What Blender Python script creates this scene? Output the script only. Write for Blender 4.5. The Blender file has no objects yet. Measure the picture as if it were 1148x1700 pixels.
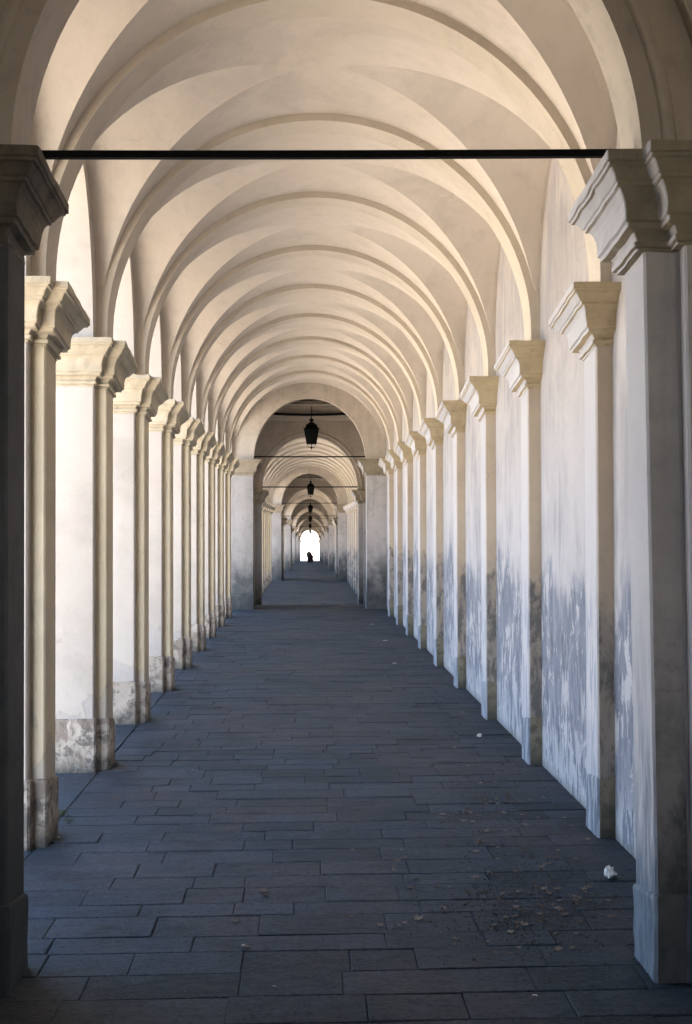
import bpy, math, random
from mathutils import Vector, Matrix, noise

random.seed(11)
SC = bpy.context.scene
COL = SC.collection
PI = math.pi

# ------------------------------------------------------------------ camera, light, exposure
def cam_matrix(yaw, pitch, roll, loc):
    f = Vector((math.sin(yaw) * math.cos(pitch), math.cos(yaw) * math.cos(pitch), math.sin(pitch)))
    r = Vector((math.cos(yaw), -math.sin(yaw), 0.0))
    u = r.cross(f)
    r2 = r * math.cos(roll) + u * math.sin(roll)
    u2 = -r * math.sin(roll) + u * math.cos(roll)
    m = Matrix((r2, u2, -f)).transposed().to_4x4()
    m.translation = loc
    return m

cam_data = bpy.data.cameras.new("camera")
cam = bpy.data.objects.new("camera", cam_data)
COL.objects.link(cam)
cam_data.sensor_fit = 'VERTICAL'
cam_data.sensor_height = 36.0
cam_data.lens = 37.06
cam_data.clip_start = 0.1
cam_data.clip_end = 3000
cam.matrix_world = cam_matrix(0.03982, 0.01339, -0.00265, Vector((0, 0, 2.3)))
SC.camera = cam

SUN_EL = math.radians(48)
SUN_AZ = math.radians(158)         # clockwise from +Y: behind the camera, beyond the closed wall side
world = bpy.data.worlds.new("World")
SC.world = world
world.use_nodes = True
wn = world.node_tree
bg = wn.nodes.get("Background") or wn.nodes.new("ShaderNodeBackground")
sky = wn.nodes.new("ShaderNodeTexSky")
sky.sky_type = 'NISHITA'
sky.sun_disc = False
sky.sun_elevation = SUN_EL
sky.sun_rotation = SUN_AZ
sky.air_density = 1.0
sky.dust_density = 2.0
wn.links.new(sky.outputs[0], bg.inputs[0])
bg.inputs[1].default_value = 0.12
sun_data = bpy.data.lights.new("sun", 'SUN')
sun_data.energy = 4.0
sun_data.angle = math.radians(0.5)
sun_data.color = (1.0, 0.93, 0.82)
sun = bpy.data.objects.new("sun", sun_data)
COL.objects.link(sun)
sdir = Vector((math.sin(SUN_AZ) * math.cos(SUN_EL), math.cos(SUN_AZ) * math.cos(SUN_EL), math.sin(SUN_EL)))
sun.rotation_euler = sdir.to_track_quat('Z', 'Y').to_euler()
sun.location = (20, 20, 40)

SC.view_settings.view_transform = 'Standard'
SC.view_settings.look = 'None'
SC.view_settings.gamma = 1.0
SC.view_settings.use_curve_mapping = False
SC.view_settings.exposure = 3.6
SC.cycles.max_bounces = 12
SC.cycles.diffuse_bounces = 8
SC.cycles.use_denoising = True
SC.cycles.sample_clamp_indirect = 6.0

# ------------------------------------------------------------------ layout numbers (metres)
S = 2.386                  # bay spacing
NB = 10                    # bays in one stretch
Y0 = 5.27                  # near face of the first transverse arch wall (R1 / L1)
STRETCH = 28.8             # one stretch and one domed bay
LEVEL = [0.0, -0.66, -1.32, -1.98, -2.64, -3.40, -4.20]
NS = 6
XC = 0.165                 # centre line of the corridor
XB = -1.975                 # inner face of the open arcade
XP = -1.87                 # inner face of the arcade pilasters
XW = 2.285                 # face of the closed wall
XQ = 2.15                  # inner face of the wall pilasters
WALLT = 0.33               # thickness of the cross walls
SPR = 4.015                # springing of the vault
DSPR = 4.12                # springing of the domed bays' arches
R_RIB = 2.035
R_DOME = 1.55
TURN = 0.0055
def drift(y):
    return max(0.0, y - 30.0) * TURN
def turn(k):
    return 0.0 if k == 0 else -TURN

ORD = ['first', 'second', 'third', 'fourth', 'fifth', 'sixth', 'seventh', 'eighth', 'ninth', 'tenth']
def stretch_name(k):
    return 'nearest stretch' if k == 0 else 'stretch beyond the %s lantern' % ORD[k - 1]

# ------------------------------------------------------------------ materials
def nt(name):
    m = bpy.data.materials.new(name)
    m.use_nodes = True
    t = m.node_tree
    return m, t, t.nodes["Principled BSDF"]

class NB_:
    """small helper for building node graphs"""
    def __init__(self, t):
        self.t = t
    def n(self, kind, **kw):
        x = self.t.nodes.new(kind)
        for k, v in kw.items():
            setattr(x, k, v)
        return x
    def l(self, a, b):
        self.t.links.new(a, b)
    def val(self, x, sock):
        if isinstance(x, (int, float)):
            sock.default_value = x
        elif isinstance(x, (tuple, list)):
            sock.default_value = tuple(x) if len(sock.default_value) == len(x) else tuple(x) + (1.0,)
        else:
            self.l(x, sock)
    def math(self, op, a, b=0.0, c=0.0, clamp=False):
        x = self.n("ShaderNodeMath", operation=op)
        x.use_clamp = clamp
        self.val(a, x.inputs[0]); self.val(b, x.inputs[1])
        if len(x.inputs) > 2:
            self.val(c, x.inputs[2])
        return x.outputs[0]
    def ramp(self, v, lo, hi, a=0.0, b=1.0):
        x = self.n("ShaderNodeMapRange")
        x.clamp = True
        self.val(v, x.inputs[0])
        for i, q in enumerate((lo, hi, a, b)):
            self.val(q, x.inputs[i + 1])
        return x.outputs[0]
    def mix(self, f, a, b):
        x = self.n("ShaderNodeMix", data_type='RGBA')
        self.val(f, x.inputs[0]); self.val(a, x.inputs[6]); self.val(b, x.inputs[7])
        return x.outputs[2]
    def noise(self, vec, scale, detail=4.0, rough=0.55, w=None, dist=0.0):
        x = self.n("ShaderNodeTexNoise")
        x.noise_dimensions = '4D' if w is not None else '3D'
        if w is not None:
            self.val(w, x.inputs['W'])
        self.l(vec, x.inputs['Vector'])
        x.inputs['Scale'].default_value = scale
        x.inputs['Detail'].default_value = detail
        x.inputs['Roughness'].default_value = rough
        x.inputs['Distortion'].default_value = dist
        return x.outputs[0]
    def stretch(self, vec, s):
        x = self.n("ShaderNodeVectorMath", operation='MULTIPLY')
        self.l(vec, x.inputs[0]); x.inputs[1].default_value = s
        return x.outputs[0]
    def coords(self):
        tc = self.n("ShaderNodeTexCoord")
        sp = self.n("ShaderNodeSeparateXYZ")
        self.l(tc.outputs['Object'], sp.inputs[0])
        oi = self.n("ShaderNodeObjectInfo")
        w = self.math('MULTIPLY', oi.outputs['Random'], 37.0)
        return tc.outputs['Object'], sp.outputs[2], w, sp
    def bump(self, h, strength, dist, bs, prev=None):
        x = self.n("ShaderNodeBump")
        x.inputs['Strength'].default_value = strength
        x.inputs['Distance'].default_value = dist
        self.l(h, x.inputs['Height'])
        if prev is not None:
            self.l(prev, x.inputs['Normal'])
        self.l(x.outputs[0], bs.inputs['Normal'])
        return x.outputs[0]

PAINT = 0.82     # aged limewash: a little below fresh white
def plaster(name, col, col2, grime=(0.42, 0.38, 0.32), grime_amt=0.35, mode=None, skylit_side=False):
    """limewashed plaster; mode adds weathering or painted shade near the foot (object z = 0 at the floor)"""
    m, t, bs = nt(name)
    col = tuple(q * PAINT for q in col); col2 = tuple(q * PAINT for q in col2); grime = tuple(q * PAINT for q in grime)
    g = NB_(t)
    v, z, w, sp = g.coords()
    n1 = g.noise(v, 1.1, 5, 0.6, w)
    n2 = g.noise(v, 6.5, 6, 0.65, w)
    c = g.mix(g.ramp(n1, 0.35, 0.65), col, col2)
    c = g.mix(g.math('MULTIPLY', g.ramp(n2, 0.52, 0.78), grime_amt), c, grime)
    streak = g.noise(g.stretch(v, (7.0, 7.0, 0.55)), 1.0, 5, 0.6, w)
    c = g.mix(g.math('MULTIPLY', g.ramp(streak, 0.5, 0.8), grime_amt * 0.8), c, grime)
    fine = g.noise(v, 55.0, 4, 0.6, w)
    blot = g.noise(v, 0.55, 6, 0.7, w, 0.8)
    c = g.mix(g.math('MULTIPLY', g.ramp(blot, 0.5, 0.60), 0.42), c, tuple(q * 0.72 for q in col2))
    vo = g.n("ShaderNodeTexVoronoi", feature='DISTANCE_TO_EDGE')
    wob = g.n("ShaderNodeVectorMath", operation='ADD'); g.l(v, wob.inputs[0])
    wn_ = g.n("ShaderNodeTexNoise"); wn_.inputs['Scale'].default_value = 3.0; wn_.inputs['Detail'].default_value = 5; g.l(v, wn_.inputs['Vector'])
    g.l(g.stretch(wn_.outputs['Color'], (0.5, 0.5, 0.5)), wob.inputs[1])
    wo2 = g.n("ShaderNodeVectorMath", operation='ADD'); g.l(wob.outputs[0], wo2.inputs[0]); cx9 = g.n("ShaderNodeCombineXYZ"); g.l(w, cx9.inputs[0]); g.l(w, cx9.inputs[1]); g.l(cx9.outputs[0], wo2.inputs[1])
    g.l(wo2.outputs[0], vo.inputs['Vector']); vo.inputs['Scale'].default_value = 0.75
    crack = g.math('MULTIPLY', g.ramp(vo.outputs['Distance'], 0.0, 0.006, 1.0, 0.0), g.ramp(n1, 0.50, 0.58))
    c = g.mix(g.math('MULTIPLY', crack, 0.32), c, tuple(q * 0.35 for q in col2))
    rough = 0.85
    height = g.math('ADD', g.math('ADD', g.math('MULTIPLY', fine, 0.25), g.math('MULTIPLY', n2, 0.75)), g.math('MULTIPLY', n1, 2.5))
    if mode == 'wall':
        c = g.mix(g.ramp(z, 2.6, 4.6, 0.6, 0.0), c, (0.54, 0.545, 0.59))  # cool skylight on the lower wall put into the colour
        # damp whitewash: flakes hang in vertical tongues below about two metres
        edge = g.noise(g.stretch(v, (1.8, 1.8, 0.7)), 1.0, 3, 0.6, w)
        lim = g.math('ADD', g.math('MULTIPLY', edge, 2.6), 0.62)
        damp = g.ramp(g.math('SUBTRACT', lim, z), -0.08, 0.35)
        tong = g.noise(g.stretch(v, (12.0, 12.0, 3.0)), 1.0, 3.5, 0.55, w, 0.5)
        thr = g.ramp(z, 0.1, 1.5, 0.56, 0.465)
        flake = g.math('MULTIPLY', g.ramp(g.math('SUBTRACT', tong, thr), 0.0, 0.018), damp)
        big = g.noise(g.stretch(v, (2.8, 2.8, 1.9)), 1.0, 7, 0.72, w, 0.5)
        patch = g.math('MULTIPLY', g.math('MULTIPLY', g.ramp(big, 0.50, 0.52), damp), g.ramp(z, 0.15, 0.5))
        rim = g.math('MULTIPLY', g.math('MULTIPLY', g.ramp(big, 0.485, 0.50), g.ramp(big, 0.50, 0.512, 1.0, 0.0)), damp)  # thin shadow line at the patch edges, painted in
        cl = g.noise(g.stretch(v, (1.2, 1.2, 0.8)), 1.0, 5, 0.65, w, 0.5)
        st3 = g.noise(g.stretch(v, (9.0, 9.0, 0.9)), 1.0, 4, 0.6, w)
        c = g.mix(g.math('MULTIPLY', g.math('MULTIPLY', g.ramp(cl, 0.42, 0.58), g.ramp(st3, 0.36, 0.60)), 0.8), c, (0.34, 0.335, 0.355))
        c = g.mix(g.math('MULTIPLY', damp, 0.4), c, (0.56, 0.57, 0.62))
        c = g.mix(g.math('MULTIPLY', flake, 0.95), c, (0.22, 0.245, 0.30))
        c = g.mix(g.math('MULTIPLY', patch, 0.72), c, (0.19, 0.215, 0.275))
        c = g.mix(g.math('MULTIPLY', rim, 0.45), c, (0.12, 0.12, 0.14))
        tong2 = g.noise(g.stretch(v, (20.0, 20.0, 3.6)), 1.0, 2, 0.5, w, 0.6)
        dark = g.math('MULTIPLY', g.ramp(tong2, 0.63, 0.66), damp)
        c = g.mix(g.math('MULTIPLY', dark, 0.9), c, (0.13, 0.14, 0.17))
        foot = g.ramp(z, 0.0, 0.10, 0.55, 0.0)
        c = g.mix(foot, c, (0.20, 0.20, 0.19))
        height = g.math('SUBTRACT', height, g.math('MULTIPLY', g.math('MAXIMUM', flake, g.math('MULTIPLY', patch, 0.6)), 0.8))
    elif mode == 'pilaster':
        edge = g.noise(g.stretch(v, (2.0, 2.0, 1.2)), 1.0, 4, 0.7, w)
        lim = g.math('ADD', g.math('MULTIPLY', edge, 2.2), 0.65)
        damp = g.ramp(g.math('SUBTRACT', lim, z), -0.05, 0.16)
        b = g.noise(g.stretch(v, (7.0, 7.0, 3.0)), 1.0, 5, 0.7, w, 0.4)
        c = g.mix(g.math('MULTIPLY', damp, 0.55), c, (0.40, 0.37, 0.35))
        c = g.mix(g.math('MULTIPLY', g.math('MULTIPLY', g.ramp(b, 0.45, 0.56), damp), 0.8), c, (0.17, 0.17, 0.165))
        # cool skylight on the corridor face put into the colour, with flaking
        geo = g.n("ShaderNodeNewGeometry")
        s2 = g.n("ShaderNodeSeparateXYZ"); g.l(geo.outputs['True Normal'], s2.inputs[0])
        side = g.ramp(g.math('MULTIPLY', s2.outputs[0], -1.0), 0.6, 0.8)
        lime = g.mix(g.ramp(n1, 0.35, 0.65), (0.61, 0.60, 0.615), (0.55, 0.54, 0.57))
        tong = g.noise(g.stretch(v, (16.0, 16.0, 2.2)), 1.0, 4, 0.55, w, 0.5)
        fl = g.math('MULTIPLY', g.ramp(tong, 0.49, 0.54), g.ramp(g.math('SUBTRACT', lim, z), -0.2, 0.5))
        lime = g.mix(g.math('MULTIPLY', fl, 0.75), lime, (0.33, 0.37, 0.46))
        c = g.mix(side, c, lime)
        height = g.math('SUBTRACT', height, g.math('MULTIPLY', damp, 0.5))
    elif mode == 'pier':
        edge = g.noise(g.stretch(v, (2.0, 2.0, 1.4)), 1.0, 4, 0.6, w)
        lim = g.math('ADD', g.math('MULTIPLY', edge, 2.2), -0.42)
        damp = g.ramp(g.math('SUBTRACT', lim, z), 0.0, 0.05)
        c = g.mix(g.math('MULTIPLY', damp, 0.5), c, (0.46, 0.43, 0.42))
        brim = g.math('MULTIPLY', g.ramp(g.math('SUBTRACT', lim, z), -0.03, 0.0), g.ramp(g.math('SUBTRACT', lim, z), 0.0, 0.03, 1.0, 0.0))
        c = g.mix(g.math('MULTIPLY', brim, 0.3), c, (0.25, 0.21, 0.18))
        height = g.math('SUBTRACT', height, g.math('MULTIPLY', damp, 0.5))
    elif mode == 'plinth':
        b = g.noise(v, 3.6, 6, 0.7, w, 0.6)
        b2 = g.noise(v, 8.0, 6, 0.72, w, 0.3)
        c = g.mix(g.ramp(b, 0.49, 0.54), c, (0.32, 0.27, 0.22))
        c = g.mix(g.math('MULTIPLY', g.ramp(b2, 0.51, 0.57), 0.85), c, (0.17, 0.155, 0.14))
        foot = g.math('ADD', z, g.math('MULTIPLY', b, 0.25))
        c = g.mix(g.ramp(foot, 0.10, 0.30, 0.85, 0.0), c, (0.07, 0.068, 0.06))
        height = g.math('ADD', height, g.math('MULTIPLY', b, 2.0))
    elif mode == 'plinth2':
        b = g.noise(v, 7.0, 5, 0.7, w, 0.5)
        c = g.mix(g.math('MULTIPLY', g.ramp(b, 0.48, 0.62), 0.7), c, (0.14, 0.13, 0.10))
        c = g.mix(g.ramp(z, 0.0, 0.28, 0.8, 0.0), c, (0.10, 0.10, 0.08))
        height = g.math('ADD', height, b)
    elif mode == 'dark':  # domed bay's shade on the jamb put into the colour, deepest at foot
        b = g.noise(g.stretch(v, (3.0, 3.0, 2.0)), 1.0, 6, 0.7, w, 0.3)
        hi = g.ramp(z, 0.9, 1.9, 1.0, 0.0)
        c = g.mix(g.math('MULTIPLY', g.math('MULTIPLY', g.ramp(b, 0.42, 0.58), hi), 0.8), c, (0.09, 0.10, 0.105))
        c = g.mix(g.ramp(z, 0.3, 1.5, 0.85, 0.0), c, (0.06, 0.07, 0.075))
    if skylit_side:
        # corridor faces have cool skylight painted in, the others keep their ochre coat
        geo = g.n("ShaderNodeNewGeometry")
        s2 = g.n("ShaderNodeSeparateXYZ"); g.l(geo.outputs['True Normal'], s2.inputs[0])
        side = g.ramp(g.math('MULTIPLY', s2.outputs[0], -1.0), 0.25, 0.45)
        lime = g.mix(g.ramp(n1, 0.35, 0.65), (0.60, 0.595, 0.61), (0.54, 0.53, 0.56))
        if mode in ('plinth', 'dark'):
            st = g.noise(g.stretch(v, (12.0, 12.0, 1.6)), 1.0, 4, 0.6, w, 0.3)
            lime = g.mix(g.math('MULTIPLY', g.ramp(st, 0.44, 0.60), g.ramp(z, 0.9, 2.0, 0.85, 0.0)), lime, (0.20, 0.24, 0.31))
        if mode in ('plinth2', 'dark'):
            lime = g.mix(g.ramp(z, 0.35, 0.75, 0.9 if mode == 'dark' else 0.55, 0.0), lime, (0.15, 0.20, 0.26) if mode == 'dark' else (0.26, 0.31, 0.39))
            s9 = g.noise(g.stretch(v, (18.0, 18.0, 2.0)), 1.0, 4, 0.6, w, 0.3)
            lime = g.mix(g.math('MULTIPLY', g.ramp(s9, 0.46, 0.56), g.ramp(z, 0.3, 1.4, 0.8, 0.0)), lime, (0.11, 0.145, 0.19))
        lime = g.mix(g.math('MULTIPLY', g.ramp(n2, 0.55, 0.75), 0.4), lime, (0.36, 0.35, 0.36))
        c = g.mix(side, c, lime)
    c = g.stretch(c, (0.76, 0.76, 0.765))     # the whole coat, aged
    g.l(c, bs.inputs['Base Color'])
    bs.inputs['Roughness'].default_value = rough
    bs.inputs['Specular IOR Level'].default_value = 0.25
    g.bump(height, 0.45, 0.012, bs)
    return m

M_VAULT = plaster("vault_plaster", (0.96, 0.865, 0.755), (0.91, 0.81, 0.69), (0.52, 0.46, 0.38), 0.26)
M_RIB = plaster("rib_plaster", (0.90, 0.81, 0.685), (0.85, 0.755, 0.62), (0.50, 0.42, 0.31), 0.22)
M_WALL = plaster("wall_whitewash", (0.74, 0.68, 0.64), (0.64, 0.58, 0.545), (0.40, 0.37, 0.355), 0.5, 'wall')
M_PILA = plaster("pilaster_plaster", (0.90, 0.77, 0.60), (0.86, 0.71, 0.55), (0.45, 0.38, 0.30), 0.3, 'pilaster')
M_PIER = plaster("pier_plaster", (0.76, 0.70, 0.62), (0.71, 0.64, 0.56), (0.52, 0.46, 0.38), 0.2, 'pier')
M_PPIL = plaster("pier_pilaster_plaster", (0.94, 0.82, 0.60), (0.90, 0.77, 0.54), (0.52, 0.44, 0.32), 0.25, 'pier')
M_CAP = plaster("capital_stone", (0.84, 0.74, 0.56), (0.76, 0.66, 0.48), (0.36, 0.30, 0.23), 0.5)
M_PLINTH = plaster("plinth_stone", (0.74, 0.66, 0.56), (0.62, 0.55, 0.46), (0.30, 0.27, 0.24), 0.6, 'plinth')
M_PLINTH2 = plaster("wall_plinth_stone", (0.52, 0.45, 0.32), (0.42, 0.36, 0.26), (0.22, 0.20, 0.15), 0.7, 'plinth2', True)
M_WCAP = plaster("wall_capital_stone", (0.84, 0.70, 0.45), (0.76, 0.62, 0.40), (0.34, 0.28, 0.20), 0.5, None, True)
M_RJAMB = plaster("skylit_jamb_plaster", (0.84, 0.79, 0.76), (0.70, 0.66, 0.645), (0.30, 0.30, 0.31), 0.6, 'dark', True)
M_RJCAP = plaster("skylit_weathered_capital", (0.54, 0.46, 0.33), (0.42, 0.36, 0.26), (0.16, 0.14, 0.12), 0.6, None, True)
M_DOME = plaster("dome_plaster", (0.86, 0.77, 0.66), (0.78, 0.69, 0.58), (0.28, 0.25, 0.22), 0.4)
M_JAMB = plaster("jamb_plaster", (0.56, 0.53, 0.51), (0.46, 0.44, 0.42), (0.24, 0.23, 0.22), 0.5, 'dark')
M_JCAP = plaster("weathered_capital_stone", (0.50, 0.43, 0.32), (0.42, 0.36, 0.28), (0.18, 0.16, 0.14), 0.6)

def slab_mat():
    m, t, bs = nt("worn_paving_stone")
    g = NB_(t)
    geo = g.n("ShaderNodeNewGeometry")
    v = geo.outputs['Position']
    at = g.n("ShaderNodeAttribute"); at.attribute_name = 'tint'
    ti = at.outputs['Fac']
    n1 = g.noise(v, 0.55, 4, 0.6)
    n2 = g.noise(g.stretch(v, (1.0, 2.2, 1.0)), 3.0, 6, 0.65)
    n3 = g.noise(v, 26.0, 5, 0.65)
    c = g.mix(ti, (0.009, 0.021, 0.032), (0.035, 0.052, 0.070))
    n5 = g.noise(v, 1.6, 5, 0.7)
    n6 = g.noise(v, 75.0, 3, 0.6)
    c = g.mix(g.math('MULTIPLY', g.ramp(n1, 0.44, 0.60), 0.5), c, (0.075, 0.062, 0.064))
    c = g.mix(g.math('MULTIPLY', g.ramp(n2, 0.5, 0.66), 0.5), c, (0.083, 0.098, 0.116))
    c = g.mix(g.math('MULTIPLY', g.ramp(n5, 0.52, 0.66), 0.75), c, (0.014, 0.021, 0.028))
    c = g.mix(g.math('MULTIPLY', g.ramp(n3, 0.50, 0.66), 0.7), c, (0.010, 0.015, 0.020))
    c = g.mix(g.math('MULTIPLY', g.ramp(n6, 0.58, 0.70), 0.45), c, (0.15, 0.15, 0.15))
    c = g.stretch(c, (0.82, 0.88, 0.93))
    g.l(c, bs.inputs['Base Color'])
    g.l(g.ramp(n2, 0.3, 0.7, 0.62, 0.85), bs.inputs['Roughness'])
    bs.inputs['Specular IOR Level'].default_value = 0.3
    h = g.math('ADD', g.math('MULTIPLY', n2, 0.8), g.math('MULTIPLY', n3, 0.3))
    g.bump(h, 0.8, 0.02, bs)
    return m
M_SLAB = slab_mat()

def simple(name, col, rough=0.7, metal=0.0, spec=0.4, nscale=None, col2=None, bump=0.0):
    m, t, bs = nt(name)
    g = NB_(t)
    bs.inputs['Base Color'].default_value = tuple(col) + (1,)
    bs.inputs['Roughness'].default_value = rough
    bs.inputs['Metallic'].default_value = metal
    bs.inputs['Specular IOR Level'].default_value = spec
    if nscale:
        v, z, w, sp = g.coords()
        n = g.noise(v, nscale, 5, 0.6, w)
        g.l(g.mix(g.ramp(n, 0.35, 0.65), col, col2 or col), bs.inputs['Base Color'])
        if bump:
            g.bump(n, bump, 0.01, bs)
    return m
M_MORTAR = simple("joint_earth", (0.014, 0.018, 0.022), 0.95, 0, 0.1, 2.5, (0.050, 0.056, 0.066), 0.5)
M_IRON = simple("dark_iron", (0.003, 0.0035, 0.004), 0.65, 0.0, 0.12, 20, (0.006, 0.005, 0.0045), 0.3)
M_GLASS = simple("sooty_glass", (0.003, 0.005, 0.005), 0.4, 0.0, 0.15, 8, (0.006, 0.009, 0.008))
M_GROUND = simple("pale_gravel", (0.62, 0.54, 0.44), 0.95, 0, 0.1, 1.5, (0.54, 0.47, 0.38), 0.4)
M_PAPER = simple("crumpled_paper", (0.78, 0.76, 0.72), 0.8, 0, 0.2, 14, (0.60, 0.58, 0.55))
M_ROOF = simple("roof_mortar", (0.30, 0.22, 0.17), 0.9, 0, 0.2, 4, (0.24, 0.17, 0.13))
M_COAT = simple("dark_wool", (0.012, 0.013, 0.016), 0.9, 0, 0.1, 30, (0.02, 0.02, 0.022))
M_TROUSER = simple("black_cloth", (0.010, 0.010, 0.012), 0.9, 0, 0.1, 30, (0.016, 0.016, 0.018))
M_SKIN = simple("skin", (0.35, 0.20, 0.14), 0.6, 0, 0.3, 12, (0.32, 0.18, 0.12))
M_HAIR = simple("dark_hair", (0.015, 0.011, 0.009), 0.7, 0, 0.3, 40, (0.025, 0.018, 0.014))
M_RED = simple("dull_red_cloth", (0.06, 0.012, 0.014), 0.9, 0, 0.1, 30, (0.07, 0.016, 0.016))
M_CRUMB = simple("leaf_crumb", (0.045, 0.034, 0.026), 0.9, 0, 0.1, 15, (0.10, 0.08, 0.062))
M_MOSS = simple("moss", (0.05, 0.075, 0.035), 0.95, 0, 0.1, 30, (0.08, 0.11, 0.05))

def leaf_mat():
    m, t, bs = nt("dry_leaf")
    g = NB_(t)
    v, z, w, sp = g.coords()
    oi = g.n("ShaderNodeObjectInfo")
    c = g.mix(oi.outputs['Random'], (0.055, 0.042, 0.032), (0.24, 0.20, 0.17))
    n = g.noise(v, 40, 3, 0.5, w)
    g.l(g.mix(g.ramp(n, 0.4, 0.7), c, (0.035, 0.028, 0.022)), bs.inputs['Base Color'])
    bs.inputs['Roughness'].default_value = 0.75
    return m
M_LEAF = leaf_mat()

# ------------------------------------------------------------------ mesh helpers
class MB:
    def __init__(self):
        self.v = []; self.f = []; self.s = []; self.att = []
    def vert(self, p):
        self.v.append(tuple(p)); return len(self.v) - 1
    def face(self, idx, smooth=False, tint=0.5):
        self.f.append(tuple(idx)); self.s.append(smooth); self.att.append(tint)
    def box(self, a, b, tint=0.5):
        x0, y0, z0 = a; x1, y1, z1 = b
        i = [self.vert(p) for p in ((x0, y0, z0), (x1, y0, z0), (x1, y1, z0), (x0, y1, z0), (x0, y0, z1), (x1, y0, z1), (x1, y1, z1), (x0, y1, z1))]
        for q in ((0, 3, 2, 1), (4, 5, 6, 7), (0, 1, 5, 4), (1, 2, 6, 5), (2, 3, 7, 6), (3, 0, 4, 7)):
            self.face([i[k] for k in q], tint=tint)
    def loft(self, rings, smooth=False, closed=True, cap=True):
        ids = [[self.vert(p) for p in r] for r in rings]
        n = len(ids[0])
        for a, b in zip(ids, ids[1:]):
            for k in range(n if closed else n - 1):
                k2 = (k + 1) % n
                self.face((a[k], a[k2], b[k2], b[k]), smooth)
        if cap:
            self.face(ids[0][::-1]); self.face(ids[-1])
        return ids
    def tube(self, pts, r, n=8, smooth=True):
        pts = [Vector(p) for p in pts]
        rr = r if isinstance(r, (list, tuple)) else [r] * len(pts)
        rings = []
        for i, p in enumerate(pts):
            d = (pts[min(i + 1, len(pts) - 1)] - pts[max(i - 1, 0)]).normalized()
            a = d.cross(Vector((0, 0, 1)) if abs(d.z) < 0.9 else Vector((1, 0, 0))).normalized()
            b = d.cross(a)
            rings.append([p + (a * math.cos(2 * PI * k / n) + b * math.sin(2 * PI * k / n)) * rr[i] for k in range(n)])
        self.loft(rings, smooth)
    def mesh(self, name, mat):
        me = bpy.data.meshes.new(name)
        me.from_pydata(self.v, [], self.f)
        me.polygons.foreach_set('use_smooth', self.s)
        me.materials.append(mat)
        at = me.attributes.new('tint', 'FLOAT', 'FACE')
        at.data.foreach_set('value', self.att)
        me.update()
        import bmesh
        bm = bmesh.new(); bm.from_mesh(me)
        bmesh.ops.recalc_face_normals(bm, faces=bm.faces)
        bm.to_mesh(me); bm.free()
        return me

def put(name, me, parent=None, loc=(0, 0, 0), rz=0.0, kind=None):
    o = bpy.data.objects.new(name, me)
    COL.objects.link(o)
    o.location = loc
    o.rotation_euler = (0, 0, rz)
    if parent:
        o.parent = parent
    if kind:
        o['kind'] = kind
    return o
def tag(o, label, cat=None, group=None):
    o['label'] = label
    if cat: o['category'] = cat
    if group: o['group'] = group
    return o
def thing(name, loc, label, cat, group=None, rz=0.0):
    return tag(put(name, None, None, loc, rz), label, cat, group)

def chamfer(poly, c):
    out = []
    n = len(poly)
    for i in range(n):
        p, a, b = Vector(poly[i]), Vector(poly[i - 1]), Vector(poly[(i + 1) % n])
        out.append(tuple(p + (a - p).normalized() * c)); out.append(tuple(p + (b - p).normalized() * c))
    return out
def offset(poly, o):
    """offset an axis-aligned counter-clockwise polygon outwards"""
    out = []
    n = len(poly)
    for i in range(n):
        p, a, b = Vector(poly[i]), Vector(poly[i - 1]), Vector(poly[(i + 1) % n])
        e1 = (p - a).normalized(); e2 = (b - p).normalized()
        n1 = Vector((e1.y, -e1.x)); n2 = Vector((e2.y, -e2.x))
        out.append(tuple(p + n1 * o + n2 * o))
    return out
def sweep(poly, prof, ch=0.008):
    """prof: (z, outward offset) from bottom to top"""
    m = MB()
    m.loft([[(x, y, z) for x, y in chamfer(offset(poly, o), ch)] for z, o in prof])
    return m

CAPF = [(1.0, 0.03), (0.965, 0.03), (0.955, 0.12), (0.90, 0.14), (0.885, 0.05), (0.83, 0.10), (0.795, 0.15), (0.775, 0.34), (0.72, 0.35), (0.70, 0.42),
        (0.60, 0.43), (0.50, 0.45), (0.41, 0.50), (0.35, 0.58), (0.335, 0.66), (0.30, 0.67), (0.285, 0.72), (0.22, 0.80), (0.175, 0.87), (0.165, 0.94), (0.13, 0.95), (0.12, 1.0), (0.0, 1.0)]
RAKE = 0.17     # mouldings of capitals and plinths run down along the portico's slope
def capital(poly, top, h, o, RAKE=RAKE, seed=1):
    y0 = min(p[1] for p in poly)
    P0 = chamfer(offset(poly, o), 0.008)
    counts = [max(1, int((Vector(P0[i]) - Vector(P0[(i + 1) % len(P0)])).length / 0.05)) for i in range(len(P0))]
    rings = []
    for f, gg in CAPF:
        P = chamfer(offset(poly, gg * o), 0.006)
        ring = []
        for i in range(len(P)):
            a, b = Vector(P[i]), Vector(P[(i + 1) % len(P)])
            for j in range(counts[i]):
                q = a + (b - a) * j / counts[i]
                dv = noise.noise_vector(Vector((q.x * 11 + seed * 7, q.y * 11, f * 5))) * 0.006
                k = noise.noise(Vector((q.x * 4 + seed * 3, q.y * 4, f * 2)))
                dv = dv * (1.0 + 1.6 * max(0, k))
                ring.append((q.x + dv.x, q.y + dv.y, top - f * h + dv.z * 0.7))
        rings.append(ring)
    m = MB(); m.loft(rings)
    m.v = [(x, y, z - RAKE * (y - y0)) for x, y, z in m.v]
    return m
def shaft(poly, z0, z1, lean=0.0, steps=1):
    return sweep(poly, [(z0, 0), (z1, 0)], 0.012)
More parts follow.
